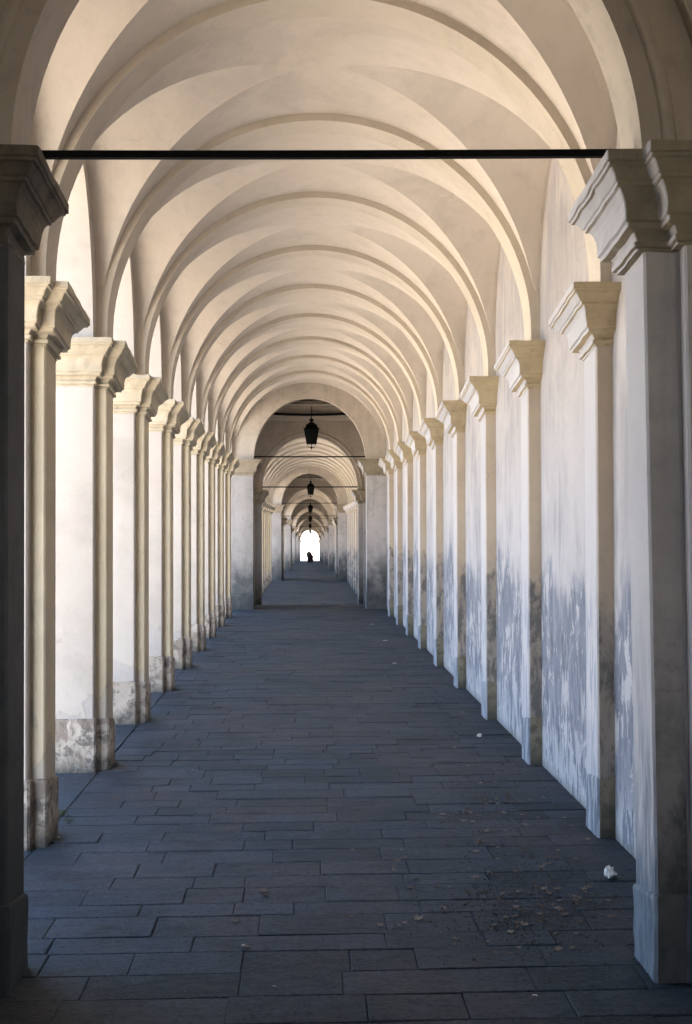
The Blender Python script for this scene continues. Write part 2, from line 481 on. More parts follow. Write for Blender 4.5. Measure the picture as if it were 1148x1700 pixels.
def plinth(poly, h, o, seed):
    """worn stone block: proud of the shaft, chipped arrises"""
    rnd = random.Random(seed)
    ymin = min(p[1] for p in poly)
    zs = [0.0 - 0.02, 0.05, 0.14, 0.24, 0.34, h - 0.03, h - 0.008, h]
    offs = [o, o, o, o, o, o, o - 0.004, o - 0.014]
    rings = []
    P0 = chamfer(offset(poly, o), 0.016)
    counts = [max(1, int((Vector(P0[i]) - Vector(P0[(i + 1) % len(P0)])).length / 0.06)) for i in range(len(P0))]
    for z, oo in zip(zs, offs):
        base = []
        P = chamfer(offset(poly, oo), 0.016)
        n = len(P)
        for i in range(n):
            a, b = Vector(P[i]), Vector(P[(i + 1) % n])
            k = counts[i]
            for j in range(k):
                base.append(a + (b - a) * j / k)
        ring = []
        for q in base:
            zz = z if z < 0.2 else z - RAKE * (q.y - ymin) * (z - 0.2) / (h - 0.2)
            d = noise.noise(Vector((q.x * 9 + seed, q.y * 9, z * 8))) * 0.011 + rnd.uniform(-0.0015, 0.0015)
            if z >= h - 0.001 or z < 0: d *= 0.4
            c = Vector((sum(p[0] for p in P) / n, sum(p[1] for p in P) / n))
            dirn = (q - c).normalized()
            ring.append((q.x + dirn.x * d, q.y + dirn.y * d, zz))
        rings.append(ring)
    m = MB(); m.loft(rings)
    return m

M_SHADE = plaster("shaded_pier_plaster", (0.20, 0.20, 0.20), (0.14, 0.145, 0.15), (0.07, 0.07, 0.07), 0.5, 'dark')  # darker copy of the jamb plaster, the bay's shade put into its colour
M_SHADECAP = plaster("shaded_capital", (0.34, 0.28, 0.21), (0.20, 0.18, 0.15), (0.06, 0.06, 0.055), 0.8)  # capital to match, shade painted in
# ------------------------------------------------------------------ ground outside
m = MB()
def gz(y): return -0.45 - 0.0238 * (y - 5)
rows = [-400, -60, 0, 60, 120, 180, 240, 600, 1800]
cols = [-1500, -200, -60, -14, -3, 8, 60, 200, 1500]
for y in rows:
    for x in cols:
        yy = min(max(y, -60), 240)
        m.vert((x, y, gz(yy) - (0.02 * max(0, x - 8) if x < 100 else 1.84)))
for j in range(len(rows) - 1):
    for i in range(len(cols) - 1):
        a = j * len(cols) + i
        m.face((a, a + 1, a + 1 + len(cols), a + len(cols)))
put('ground', m.mesh('ground', M_GROUND), kind='structure')

# ------------------------------------------------------------------ shared meshes of one stretch
S2 = S
pier_poly = [(-0.62, 0.04), (0, 0.04), (0, 0.13), (0.105, 0.13), (0.105, 0.46), (0, 0.46), (0, 0.59), (-0.62, 0.59)]   # x=0 is XB
pila_poly = [(-0.125, 0), (0.03, 0), (0.03, 0.33), (-0.125, 0.33)]                                            # x=0 is XW
PLH = 0.50
pier_body_me = shaft([(-0.62, 0.04), (0, 0.04), (0, 0.59), (-0.62, 0.59)], PLH - 0.16, SPR - 0.37).mesh('shaft', M_PIER)
pier_pil_me = shaft([(-0.03, 0.13), (0.105, 0.13), (0.105, 0.46), (-0.03, 0.46)], PLH - 0.16, SPR - 0.37).mesh('pilaster', M_PPIL)
pier_cap_me = [capital(pier_poly, SPR, 0.39, 0.21, seed=q).mesh('capital', M_CAP) for q in range(5)]
pier_pl_me = [plinth(pier_poly, PLH, 0.02, s).mesh('plinth', M_PLINTH) for s in (1, 2, 3, 4)]
pila_sh_me = shaft(pila_poly, 0.34, SPR - 0.37).mesh('shaft', M_PILA)
pila_cap_me = [capital(pila_poly, SPR, 0.39, 0.225, seed=q + 9).mesh('capital', M_WCAP) for q in range(5)]
pila_pl_me = [plinth(pila_poly, 0.46, 0.006, s).mesh('plinth', M_PLINTH2) for s in (5, 6, 7)]

def arch_ring(cx, r_in, outer, y0, y1, z0, n=40, ell=1.0, mat=M_RIB, name='rib'):
    """solid between an arch intrados and an outer outline; outer(i, ang) gives (x, z)"""
    m = MB()
    A = []
    for i in range(n + 1):
        a = PI * i / n
        xi, zi = cx + r_in * math.cos(a), z0 + r_in * ell * math.sin(a)
        xo, zo = outer(a)
        A.append([m.vert((xi, y0, zi)), m.vert((xo, y0, zo)), m.vert((xi, y1, zi)), m.vert((xo, y1, zo)), m.vert((xi, y0, zi)), m.vert((xi, y1, zi))])
    for p, q in zip(A, A[1:]):
        m.face((p[0], q[0], q[1], p[1])); m.face((p[2], p[3], q[3], q[2]))
        m.face((p[4], p[5], q[5], q[4]), True)
        m.face((p[1], q[1], q[3], p[3]))
    for p in (A[0], A[-1]):
        m.face((p[0], p[1], p[3], p[2]))
    return m
def rect_outer(cx, x0, x1, z0, z1):
    def f(a):
        c, s = math.cos(a), math.sin(a)
        tx = ((x1 - cx) / c) if c > 1e-6 else (((x0 - cx) / c) if c < -1e-6 else 1e9)
        tz = (z1 - z0) / s if s > 1e-6 else 1e9
        t = min(tx, tz)
        return cx + c * t, z0 + s * t
    return f
RZ = 4.17
rib_me = arch_ring(0, R_RIB, lambda a: ((R_RIB + 0.22) * math.cos(a), RZ + (R_RIB + 0.22) * math.sin(a)), 0.0, 0.32, RZ, 56)
for sx in (-1, 1):
    x0, x1 = sorted((sx * R_RIB, sx * (R_RIB + 0.14)))
    rib_me.box((x0, 0.0, SPR - 0.01), (x1, 0.32, RZ))
rib_me = rib_me.mesh('rib', M_RIB)

# one groin-vaulted bay: x measured from XC, y from the bay centre
RB = 2.105
def hc(t): return RB - 0.36 * t ** 1.6
def bay_vault():
    m = MB()
    AY = S / 2 - 0.125
    xl, xr = XB - XC - 0.01, XW - XC + 0.01
    xs = []
    N = 44
    for i in range(N + 1):
        a = PI * i / N
        xs.append(-RB * math.cos(a))
    xs = [xl - 0.0] * 0 + xs
    def barrel(x):
        t = min(1.0, abs(x) / RB)
        return RB * math.sqrt(max(0.0, 1 - t * t))
    n1, n2 = 14, 5
    lun, b1, b2 = [], [], []
    for x in xs:
        t = min(1.0, abs(x) / RB)
        H = hc(t)
        rr = min(1.0, barrel(x) / H)
        us = math.sqrt(max(0.0, 1 - rr * rr))
        th = math.asin(us)
        row = [(x, AY * math.sin(th * (j / n1 * 2 - 1)), RZ + H * math.cos(th * (j / n1 * 2 - 1))) for j in range(n1 + 1)]
        lun.append(row)
        b1.append([(x, -AY * us + (-S / 2 - (-AY * us)) * j / n2, RZ + barrel(x)) for j in range(n2 + 1)])
        b2.append([(x, AY * us + (S / 2 - AY * us) * j / n2, RZ + barrel(x)) for j in range(n2 + 1)])
    # the lunettes run on to the walls beyond the barrel's springing
    for side, xe in ((0, xl), (-1, xr)):
        if abs(xe) > RB:
            row = [(xe, AY * math.sin(PI / 2 * (j / n1 * 2 - 1)), RZ + hc(1.0) * math.cos(PI / 2 * (j / n1 * 2 - 1))) for j in range(n1 + 1)]
            if side == 0: lun.insert(0, row)
            else: lun.append(row)
    for g in (lun, b1, b2):
        ids = [[m.vert(p) for p in r] for r in g]
        for a, b in zip(ids, ids[1:]):
            for k in range(len(a) - 1):
                m.face((a[k], a[k + 1], b[k + 1], b[k]), True)
    me = m.mesh('vault_bay', M_VAULT)
    return me
vault_me = bay_vault()

# open arcade: arch between two pier bodies; x 0..-0.62 from XB, y from the bay centre
AH = (S - 0.59) / 2
def side_arch():
    out = rect_outer(0, -S / 2, S / 2, SPR, 6.62)
    m = arch_ring(0, AH, out, 0, 0.62, SPR, 40, 1.78 / AH)
    # rotate the XZ drawing so that it runs along Y: (x,y,z) -> (-y, x, z)
    m.v = [(-y, x, z) for x, y, z in m.v]
    return m.mesh('arch_bay', M_PIER)
side_me = side_arch()

# paving -----------------------------------------------------------
def slab_geo(m, x0, x1, y0, y1, rnd, origin=(0, 0), z=0.0):
    """a worn slab with a chamfered, slightly uneven top; returns nothing"""
    gpx = rnd.choice((0.0008, 0.001, 0.0015, 0.002, 0.004)); c = rnd.uniform(0.003, 0.009)
    dz = rnd.uniform(-0.005, 0.003); tx = rnd.uniform(-0.002, 0.002); ty = rnd.uniform(-0.002, 0.002)
    X0, X1, Y0_, Y1_ = x0 + gpx, x1 - gpx, y0 + gpx, y1 - gpx
    tint = rnd.random()
    ox, oy = origin
    ring = [(X0, Y0_), (X1, Y0_), (X1, Y1_), (X0, Y1_)]
    j = [(rnd.uniform(-0.002, 0.002), rnd.uniform(-0.002, 0.002)) for _ in range(4)]
    ins = [(1, 1), (-1, 1), (-1, -1), (1, -1)]
    lev = []
    for (k, zz) in ((0.0, -0.035), (0.0, -c * 0.9), (c, 0.0)):
        L = []
        for q in range(4):
            px, py = ring[q]
            px += j[q][0] + ins[q][0] * k - ox; py += j[q][1] + ins[q][1] * k - oy
            L.append(m.vert((px, py, z + zz + dz + (tx if q in (1, 2) else -tx) + (ty if q > 1 else -ty))))
        lev.append(L)
    for a, b in zip(lev, lev[1:]):
        for q in range(4):
            m.face((a[q], a[(q + 1) % 4], b[(q + 1) % 4], b[q]), tint=tint)
    m.face(lev[2], tint=tint)

def slab_rows(ya, yb, xa, xb, rnd):
    y = ya
    while y < yb - 0.02:
        d = rnd.choice((0.20, 0.23, 0.25, 0.28, 0.22, 0.31))
        if yb - (y + d) < 0.12: d = yb - y
        x = xa
        first = True
        while x < xb - 0.02:
            w = rnd.choice((0.36, 0.48, 0.55, 0.62, 0.7, 0.82, 1.05)) * rnd.uniform(0.9, 1.1)
            if first: w = rnd.uniform(0.2, 1.0); first = False
            if xb - (x + w) < 0.22: w = xb - x
            yield x, x + w, y, y + d
            x += w
        y += d

# ------------------------------------------------------------------ the stretches
EDGE = 31.0      # landing edge inside the domed bay, measured in stretch 0
FLOOR_NEAR = 2.9
def build_stretch(k):
    rz = turn(k); lv = LEVEL[k]; oy = STRETCH * k
    def L(x, y, z=0.0):
        return (x + drift(oy + y) if k else x, oy + y, lv + z)
    name = stretch_name(k)
    # floor bed and slabs
    ya = FLOOR_NEAR; yb = EDGE
    fb = MB(); fb.box((-1.93, ya, -0.16 if k == 0 else -0.16), (XW + 0.02, yb, -0.0085))
    fb.box((-2.60, Y0, -0.95), (-1.93 - 0.001, yb, -0.012))
    fb.box((-2.35, yb - 0.35, -0.95), (XW + 0.35, yb - 0.004, -0.165))
    fl = put('floor', None, None, L(0, 0), rz, 'structure')
    put('bedding', fb.mesh('bedding', M_MORTAR), fl)
    rnd = random.Random(100 + k)
    if k == 0:
        rest = MB(); cnt = 0
        for (x0, x1, y0, y1) in slab_rows(ya, yb, -1.93, XW - 0.005, rnd):
            if y1 > 4.6 and cnt < 292:
                cnt += 1
                mm = MB(); slab_geo(mm, x0, x1, y0, y1, rnd, ((x0 + x1) / 2, (y0 + y1) / 2))
                put('paving_slab', mm.mesh('paving_slab', M_SLAB), fl, ((x0 + x1) / 2, (y0 + y1) / 2, 0))
            else:
                slab_geo(rest, x0, x1, y0, y1, rnd)
        put('paving', rest.mesh('paving', M_SLAB), fl, kind='stuff')
    else:
        rest = MB()
        for (x0, x1, y0, y1) in slab_rows(ya, yb, -1.93, XW - 0.005, rnd):
            slab_geo(rest, x0, x1, y0, y1, rnd)
        put('paving', rest.mesh('paving', M_SLAB), fl, kind='stuff')
    # threshold stones between the piers
    for b in range(NB):
        y = Y0 + b * S
        mm = MB(); slab_geo(mm, -2.60, -1.935, y + (0.4 if b else 0.0), y + S + 0.4 if b < NB - 1 else y + S, rnd, (0, 0), -0.001)
        put('threshold_slab', mm.mesh('threshold_slab', M_SLAB), fl)
    # piers and pilasters
    for i in range(1, NB):
        y = Y0 + i * S + 0.05
        t = thing('pier', L(XB, y - 0.13), '%s cream plastered pier of the open arcade in the %s' % (ORD[i - 1], name), 'pier', 'plastered piers of the open arcade', rz)
        put('shaft', pier_body_me, t); put('pilaster', pier_pil_me, t); put('capital', pier_cap_me[(i + k) % 5], t); put('plinth', pier_pl_me[(i + k) % 4], t)
        t = thing('pilaster', L(XW, y), '%s shallow pilaster on the flaking closed wall in the %s' % (ORD[i - 1], name), 'pilaster', 'pilasters along the closed wall', rz)
        put('shaft', pila_sh_me, t); put('capital', pila_cap_me[(i + k) % 5], t); put('plinth', pila_pl_me[(i + k) % 3], t)
    # arcade arches
    t = thing('arcade', L(XB, Y0), 'row of open side arches standing on the piers of the %s' % name, 'arcade', 'arcades of the portico', rz)
    for b in range(NB):
        yc = 0.05 - 0.13 + 0.295 + (b + 0.5) * S
        put('arch_bay', side_me, t, (0, yc, 0))
    # vault
    t = thing('vault', L(XC, Y0), 'ribbed cream groin vault over the %s' % name, 'vault', 'groin vaults of the portico', rz)
    for b in range(NB):
        put('vault_bay', vault_me, t, (0, 0.05 + 0.165 + (b + 0.5) * S, 0))
    for i in range(1, NB):
        put('rib', rib_me, t, (0, 0.055 + i * S, 0))
    # closed wall
    m = MB(); y1 = NB * S - 0.02
    m.box((0, 0.33, -0.5), (0.42, y1, 6.62))
    w = put('wall', m.mesh('wall', M_WALL), None, L(XW, Y0), rz)
    tag(w, 'closed whitewashed wall with flaking damp foot along the %s' % name, 'wall', 'closed side walls of the portico')
    # roof
    m = MB()
    m.box((-2.75, 0, 6.62), (2.9, NB * S + 0.3, 6.66))
    n = 6
    for s in (-1, 1):
        a = (s * 2.95 + 0.05, 6.64); b = (0.05, 7.75)
        i = [m.vert((a[0], -0.1, a[1])), m.vert((b[0], -0.1, b[1])), m.vert((b[0], NB * S + 0.4, b[1])), m.vert((a[0], NB * S + 0.4, a[1]))]
        m.face(i)
    r = put('roof', m.mesh('roof', M_ROOF), None, L(0, Y0), rz)
    tag(r, 'low pitched roof covering the vault of the %s' % name, 'roof', 'roofs of the portico')

for k in range(NS):
    build_stretch(k)

# ------------------------------------------------------------------ domed bays
# the domed bay d stands before stretch d; local y = 0 at the near face of its far cross wall
DLEN = 4.58            # clear distance between its two cross walls
def cross_wall(side):
    """wall with the arch; side=+1: plain face at y=0 towards the corridor before it, archivolt behind; -1 mirrored"""
    m = arch_ring(0, R_DOME, rect_outer(0, -2.45, 2.45, DSPR, 6.62), 0, WALLT, DSPR, 48, 1.12)
    # archivolt on the dome side: flat band and round bead
    yb = 0 if side < 0 else WALLT
    s = -1 if side < 0 else 1
    n = 48
    prof = [(0.10, 0.0), (0.115, 0.03), (0.15, 0.045), (0.17, 0.02), (0.18, 0.0)]
    rings = []
    for i in range(n + 1):
        a = PI * i / n
        rings.append([((R_DOME + r) * math.cos(a), yb + s * (d - 0.003), DSPR + (R_DOME * 1.12 + r) * math.sin(a)) for r, d in prof])
    m.loft(rings, True, closed=False, cap=False)
    # stepped outer order
    o2 = arch_ring(0, R_DOME + 0.34, rect_outer(0, -2.45, 2.45, DSPR, 6.60), min(yb + s * 0.002, yb + s * 0.10), max(yb + s * 0.002, yb + s * 0.10), DSPR, 48, 1.08)
    base = len(m.v)
    m.v += o2.v; m.f += [tuple(q + base for q in f) for f in o2.f]; m.s += o2.s; m.att += o2.att
    return m.mesh('cross_wall', M_DOME)
cw_far = cross_wall(-1)      # far wall of a domed bay: archivolt towards the camera
cw_near = cross_wall(1)

def jamb_poly(far, right):
    """plan of a jamb pier, x = 0 its inner face growing outwards, y = 0 its near face"""
    if far:
        p = [(0, 0), (0.175, 0), (0.175, -0.10), (0.92, -0.10), (0.92, WALLT), (0, WALLT)]
    else:
        p = [(0, 0), (0.92, 0), (0.92, WALLT + 0.10), (0.175, WALLT + 0.10), (0.175, WALLT), (0, WALLT)]
    if not right:
        p = [(-x, y) for x, y in p][::-1]
    return p
jamb_me = {}
for far in (True, False):
    for right in (True, False):
        P = jamb_poly(far, right)
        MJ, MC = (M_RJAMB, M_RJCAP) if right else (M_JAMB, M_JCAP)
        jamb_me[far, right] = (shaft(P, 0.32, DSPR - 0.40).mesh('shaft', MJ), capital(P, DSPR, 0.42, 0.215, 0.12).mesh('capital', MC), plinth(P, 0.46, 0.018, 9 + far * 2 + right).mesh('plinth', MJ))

def ring_loft(m, loops, smooth=True):
    ids = [[m.vert(p) for p in l] for l in loops]
    n = len(ids[0])
    for a, b in zip(ids, ids[1:]):
        for q in range(n):
            m.face((a[q], a[(q + 1) % n], b[(q + 1) % n], b[q]), smooth)

HX, HY = 2.16, DLEN / 2
RR = 2.08
RINGZ = 5.71
def make_dome():
    m = MB()
    n = 96
    lo = [[] for _ in range(9)]
    for i in range(n):
        a = 2 * PI * i / n
        c, s = math.cos(a), math.sin(a)
        t = min(HX / abs(c) if abs(c) > 1e-6 else 9e9, HY / abs(s) if abs(s) > 1e-6 else 9e9)
        px, py = c * t, s * t
        lat = py if abs(abs(px) - HX) < 1e-4 else px
        zb = min(4.45 + math.sqrt(max(0.0, 2.16 ** 2 - min(abs(lat), 2.16) ** 2)) * 0.74, RINGZ - 0.008)
        for q in range(9):
            u = q / 8
            e = math.sin(u * PI / 2)
            lo[q].append((px + (c * RR - px) * (1 - math.cos(u * PI / 2)) , py + (s * RR - py) * (1 - math.cos(u * PI / 2)), zb + (RINGZ - zb) * e))
    ring_loft(m, lo)
    pend = m.mesh('pendentives', M_DOME)
    m = MB()
    prof = [(RR + 0.03, RINGZ - 0.03), (RR - 0.05, RINGZ - 0.02), (RR - 0.07, RINGZ + 0.02), (RR - 0.07, RINGZ + 0.05), (RR - 0.10, RINGZ + 0.09), (RR - 0.11, RINGZ + 0.12), (RR + 0.03, RINGZ + 0.13)]
    ring_loft(m, [[(r * math.cos(2 * PI * i / n), r * math.sin(2 * PI * i / n), z) for i in range(n)] for r, z in prof], False)
    corn = m.mesh('cornice', M_DOME)
    m = MB()
    prof = [(RR + 0.02, RINGZ + 0.131), (RR - 0.13, RINGZ + 0.135), (RR - 0.14, RINGZ + 0.165), (RR - 0.13, RINGZ + 0.19), (RR + 0.02, RINGZ + 0.195)]
    ring_loft(m, [[(r * math.cos(2 * PI * i / n), r * math.sin(2 * PI * i / n), z) for i in range(n)] for r, z in prof], False)
    lip = m.mesh('cornice_band', M_IRON)
    m = MB()
    loops = []
    for q in range(13):
        u = q / 12 * PI / 2
        loops.append([(max(0.02, (RR - 0.03) * math.cos(u)) * math.cos(2 * PI * i / n), max(0.02, (RR - 0.03) * math.cos(u)) * math.sin(2 * PI * i / n), RINGZ + 0.18 + 1.1 * math.sin(u)) for i in range(n)])
    ring_loft(m, loops)
    dome = m.mesh('dome_shell', M_DOME)
    return pend, corn, dome, lip
pend_me, corn_me, dome_me, lip_me = make_dome()
m = MB(); m.box((0, -0.1, -1.2), (0.4, DLEN + 0.1, 7.4)); side_wall_me = m.mesh('side_wall', M_DOME)
m = arch_ring(DLEN / 2, 0.95, rect_outer(DLEN / 2, -0.1, DLEN + 0.1, 3.0, 7.4), 0, 0.4, 3.0, 32)  # unseen arched opening added to let light into the bay
m.box((-0.1, 0, -1.2), (DLEN / 2 - 0.95, 0.4, 2.998)); m.box((DLEN / 2 + 0.95, 0, -1.2), (DLEN + 0.1, 0.4, 2.998)); m.box((DLEN / 2 - 0.949, 0, -1.2), (DLEN / 2 + 0.949, 0.4, 1.3))
m.v = [(0.4 - y, x, z) for x, y, z in m.v]
open_wall_me = m.mesh('side_wall', M_DOME)
m = MB(); m.box((-2.6, -0.2, 7.4), (2.6, DLEN + 0.2, 7.5))
m.loft([[(-2.75, -0.3, 7.5), (2.75, -0.3, 7.5), (2.75, DLEN + 0.3, 7.5), (-2.75, DLEN + 0.3, 7.5)], [(-0.1, DLEN / 2 - 0.1, 8.9), (0.1, DLEN / 2 - 0.1, 8.9), (0.1, DLEN / 2 + 0.1, 8.9), (-0.1, DLEN / 2 + 0.1, 8.9)]])
dome_roof_me = m.mesh('roof', M_ROOF)
m = MB(); m.box((-2.6, 0, 6.0), (2.6, 0.12, 7.42)); upper_me = m.mesh('upper_wall', M_DOME)

def domed_bay(d):
    """domed bay d: far cross wall at the start of stretch d (floor LEVEL[d]); its near half belongs to level d-1"""
    y_far = Y0 + STRETCH * d
    lo = LEVEL[d]
    up = LEVEL[d - 1] if d else 0.66
    k = d if d else 0
    def L(x, y, z):
        return (x + drift(y), y, z)
    rz = turn(d)
    xc = XC if d == 0 else XC
    ybase = y_far - DLEN
    where = 'around the nearest tie rod' if d == 0 else 'sheltering the %s hanging lantern' % ORD[d - 1]
    t = thing('domed_bay', L(xc, ybase, up), 'shaded domed bay %s' % where, 'domed bay', 'domed bays between the stretches', rz)
    cwf = put('cross_wall', cw_far, t, (-0.03 if d == 0 else 0, DLEN, lo - up)); cwf.scale.x = 1.025 if d == 0 else 1.0
    m = MB(); m.box((-2.5, DLEN, 6.61 + lo - up), (2.5, DLEN + 0.25, 7.42)); put('upper_wall', m.mesh('upper_wall', M_DOME), t)
    put('cross_wall', cw_near, t, (0, -WALLT, 0)); put('upper_wall', upper_me, t, (0, -0.12, 0))
    put('side_wall', side_wall_me, t, (HX, 0, 0)); put('side_wall', side_wall_me if d == 0 else open_wall_me, t, (-HX - 0.4, 0, 0))
    put('pendentives', pend_me, t, (0, DLEN / 2, 0)); put('cornice', corn_me, t, (0, DLEN / 2, 0)); put('dome_shell', dome_me, t, (0, DLEN / 2, 0)); put('cornice_band', lip_me, t, (0, DLEN / 2, 0))
    put('roof', dome_roof_me, t)
    # jamb piers
    for far in (True, False):
        if d == 0 and not far: continue
        for right in (True, False):
            x = xc + (R_DOME + 0.01) * (1 if right else -1)
            yy, zz = (y_far, lo) if far else (ybase - WALLT, up)
            if d == 0 and not right: x -= 0.07
            if d == 0:
                lab = 'dark wide pier carrying the nearest tie rod, %s' % ('against the flaking closed wall' if right else 'on the open arcade side')
            else:
                lab = 'wide %s pier %s, %s' % ('far' if far else 'near', 'of the bay with the %s lantern' % ORD[d - 1], 'closed wall side' if right else 'open side')
            j = thing('jamb_pier', L(x, yy, zz), lab, 'pier', 'wide piers of the domed bays', rz)
            a, b, c = jamb_me[far, right]
            s = put('shaft', a, j); q = put('capital', b, j); p = put('plinth', c, j)
            if d == 0:
                s.data = s.data.copy()
                if not right:
                    q.data = q.data.copy(); p.data = p.data.copy()
                    s.data.materials[0] = M_SHADE; p.data.materials[0] = M_SHADE; q.data.materials[0] = M_SHADECAP; q.location.x = -0.022; q.scale.y = 0.86
                if right:
                    q.location.x = -0.03
                    for vv in s.data.vertices:
                        if vv.co.z < 1: vv.co.x += 0.045
                    p.location.x = 0.05
    # floor of the bay: landing steps down to the next level
    n = 4; st = put('steps', None, None, L(0, STRETCH * d + EDGE - STRETCH, up), rz, 'structure')
    rise = (up - lo) / n
    for q in range(1, n):
        m = MB(); m.box((-1.99, (q - 1) * 0.42 + 0.001, -q * rise - 0.3), (2.32, q * 0.42, -q * rise))
        put('step', m.mesh('step', M_SLAB), st)
    if d == 0:
        m = MB(); m.box((-2.1, -18.0, -0.4), (2.4, -0.001, 0)); put('landing', m.mesh('landing', M_SLAB), st)
    if d == 0:
        # covered way behind the viewer, closed sides added to cut backlight
        m = MB()
        for x in (-2.2, 2.3): m.box((x - 0.2, -14, -0.4), (x + 0.2, -DLEN - WALLT + DLEN - 0.01, 6.6))
        m.box((-2.4, -14, 6.3), (2.5, -WALLT - 0.01, 6.6))
        m.box((-2.0, -14, -0.4), (2.1, -13.8, 3.6))  # end wall added to dim light from behind, open above
        put('rear_passage_blocker', m.mesh('rear_passage_blocker', M_DOME), t)
    # tie rods
    def rod(y, z, lab, ins=0.10):
        m = MB(); h = 0.018; hw = R_DOME + ins
        m.loft([[(x, -h, z0 - h), (x, h, z0 - h), (x, h, z0 + h), (x, -h, z0 + h)] for x, z0 in [(-hw + 2 * hw * q / 16, -0.004 * math.sin(PI * q / 16)) for q in range(17)]])
        o = put('tie_rod', m.mesh('tie_rod', M_IRON), None, L(xc, y, z), rz)
        if d == 0: o.rotation_euler.y = -0.014
        tag(o, lab, 'tie rod', 'iron tie rods across the arches')
    if d == 0:
        rod(y_far + 0.12, lo + 4.212, 'thick black iron tie rod spanning the nearest arch')
    else:
        rod(y_far + 0.12, lo + 4.235, 'lower black tie rod just beyond the %s hanging lantern' % ORD[d - 1])
        rod(ybase - WALLT + 0.15, up + 4.235, 'upper black tie rod just in front of the %s hanging lantern' % ORD[d - 1])

for d in range(NS + 1):
    domed_bay(d)

# ------------------------------------------------------------------ lanterns
def hexring(r, z, n=6, rot=PI / 6):
    return [(r * math.cos(rot + 2 * PI * i / n), r * math.sin(rot + 2 * PI * i / n), z) for i in range(n)]
def lantern_parts():
    P = {}
    m = MB(); m.loft([hexring(0.155, -0.44), hexring(0.155, -0.425), hexring(0.235, -0.015), hexring(0.235, 0.0)], cap=True)
    m.v = [(x * 0.97, y * 0.97, z) for x, y, z in m.v]
    # frame: six corner bars, rims and mid bars
    m = MB()
    lo, hi = hexring(0.165, -0.43), hexring(0.248, 0.0)
    for i in range(6):
        m.tube([lo[i], hi[i]], 0.012, 6)
        m.tube([lo[i], lo[(i + 1) % 6]], 0.014, 6); m.tube([hi[i], hi[(i + 1) % 6]], 0.016, 6)
        a = Vector(hi[i]); m.tube([a, a * 1.07 + Vector((0, 0, 0.035)), a * 1.12 + Vector((0, 0, 0.015))], [0.014, 0.010, 0.003], 6)
    m.loft([hexring(0.165, -0.445), hexring(0.165, -0.43), hexring(0.12, -0.43)])
    P['frame'] = m.mesh('frame', M_IRON)
    m = MB()
    a0, a1 = [Vector(p) for p in hexring(0.160, -0.425)], [Vector(p) for p in hexring(0.243, -0.004)]
    p0, p1 = a0[0], a0[1]; q0, q1 = a1[0], a1[1]
    nrm = (p1 - p0).cross(q0 - p0).normalized() * 0.004
    m.loft([[p0, p1, q1, q0], [p0 + nrm, p1 + nrm, q1 + nrm, q0 + nrm]])
    P['pane'] = m.mesh('pane', M_GLASS)
    m = MB()
    m.loft([hexring(0.262, 0.0), hexring(0.262, 0.012), hexring(0.215, 0.06), hexring(0.180, 0.115), hexring(0.185, 0.14), hexring(0.150, 0.145), hexring(0.105, 0.185), hexring(0.045, 0.215), hexring(0.035, 0.25)])
    for i in range(6):
        p = Vector(hexring(0.182, 0.12)[i]); m.tube([p, p * 1.08 + Vector((0, 0, 0.04))], [0.014, 0.003], 5)
    P['lantern_roof'] = m.mesh('lantern_roof', M_IRON)
    m = MB()
    kp = [(0.030, 0.24), (0.062, 0.255), (0.074, 0.275), (0.060, 0.30), (0.028, 0.325), (0.010, 0.345)]
    m.loft([[(r * math.cos(2 * PI * i / 12), r * math.sin(2 * PI * i / 12), z) for i in range(12)] for r, z in kp], True)
    P['knob'] = m.mesh('knob', M_IRON)
    m = MB(); m.tube([(0, 0, 0.33), (0, 0, 1.86)], 0.014, 8); m.tube([(0, 0, 1.80), (0, 0, 1.86)], [0.05, 0.07], 10)
    P['hanger'] = m.mesh('hanger', M_IRON)
    m = MB()
    for i in range(4):
        a = PI / 2 * i
        c, s = math.cos(a), math.sin(a)
        m.tube([(r * c, r * s, z) for r, z in ((0.125, -0.435), (0.122, -0.47), (0.105, -0.51), (0.07, -0.54), (0.03, -0.548), (0.0, -0.545))], 0.009, 6)
    m.tube([(0, 0, -0.44), (0, 0, -0.50), (0, 0, -0.535), (0, 0, -0.57), (0, 0, -0.615)], [0.010, 0.010, 0.028, 0.022, 0.003], 8)
    P['drop_finial'] = m.mesh('drop_finial', M_IRON)
    return P
LP = lantern_parts()
for d in range(1, NS + 1):
    yc = Y0 + STRETCH * d - DLEN / 2
    z = LEVEL[d - 1] + 5.22
    if d == 5: z -= 0.12
    if d == 6: z -= 0.35
    lab = 'nearest black hexagonal iron lantern hanging under the dome' if d == 1 else '%s hanging iron lantern down the portico, seen small' % ORD[d - 1]
    t = thing('lantern', (XC + drift(yc) + 0.055, yc, z), lab, 'lantern', 'iron lanterns hung from the domes')
    for nm in ('frame', 'lantern_roof', 'knob', 'hanger', 'drop_finial'):
        o = put(nm, LP[nm], t)
    for i in range(6):
        put('pane', LP['pane'], t, rz=PI / 3 * i)

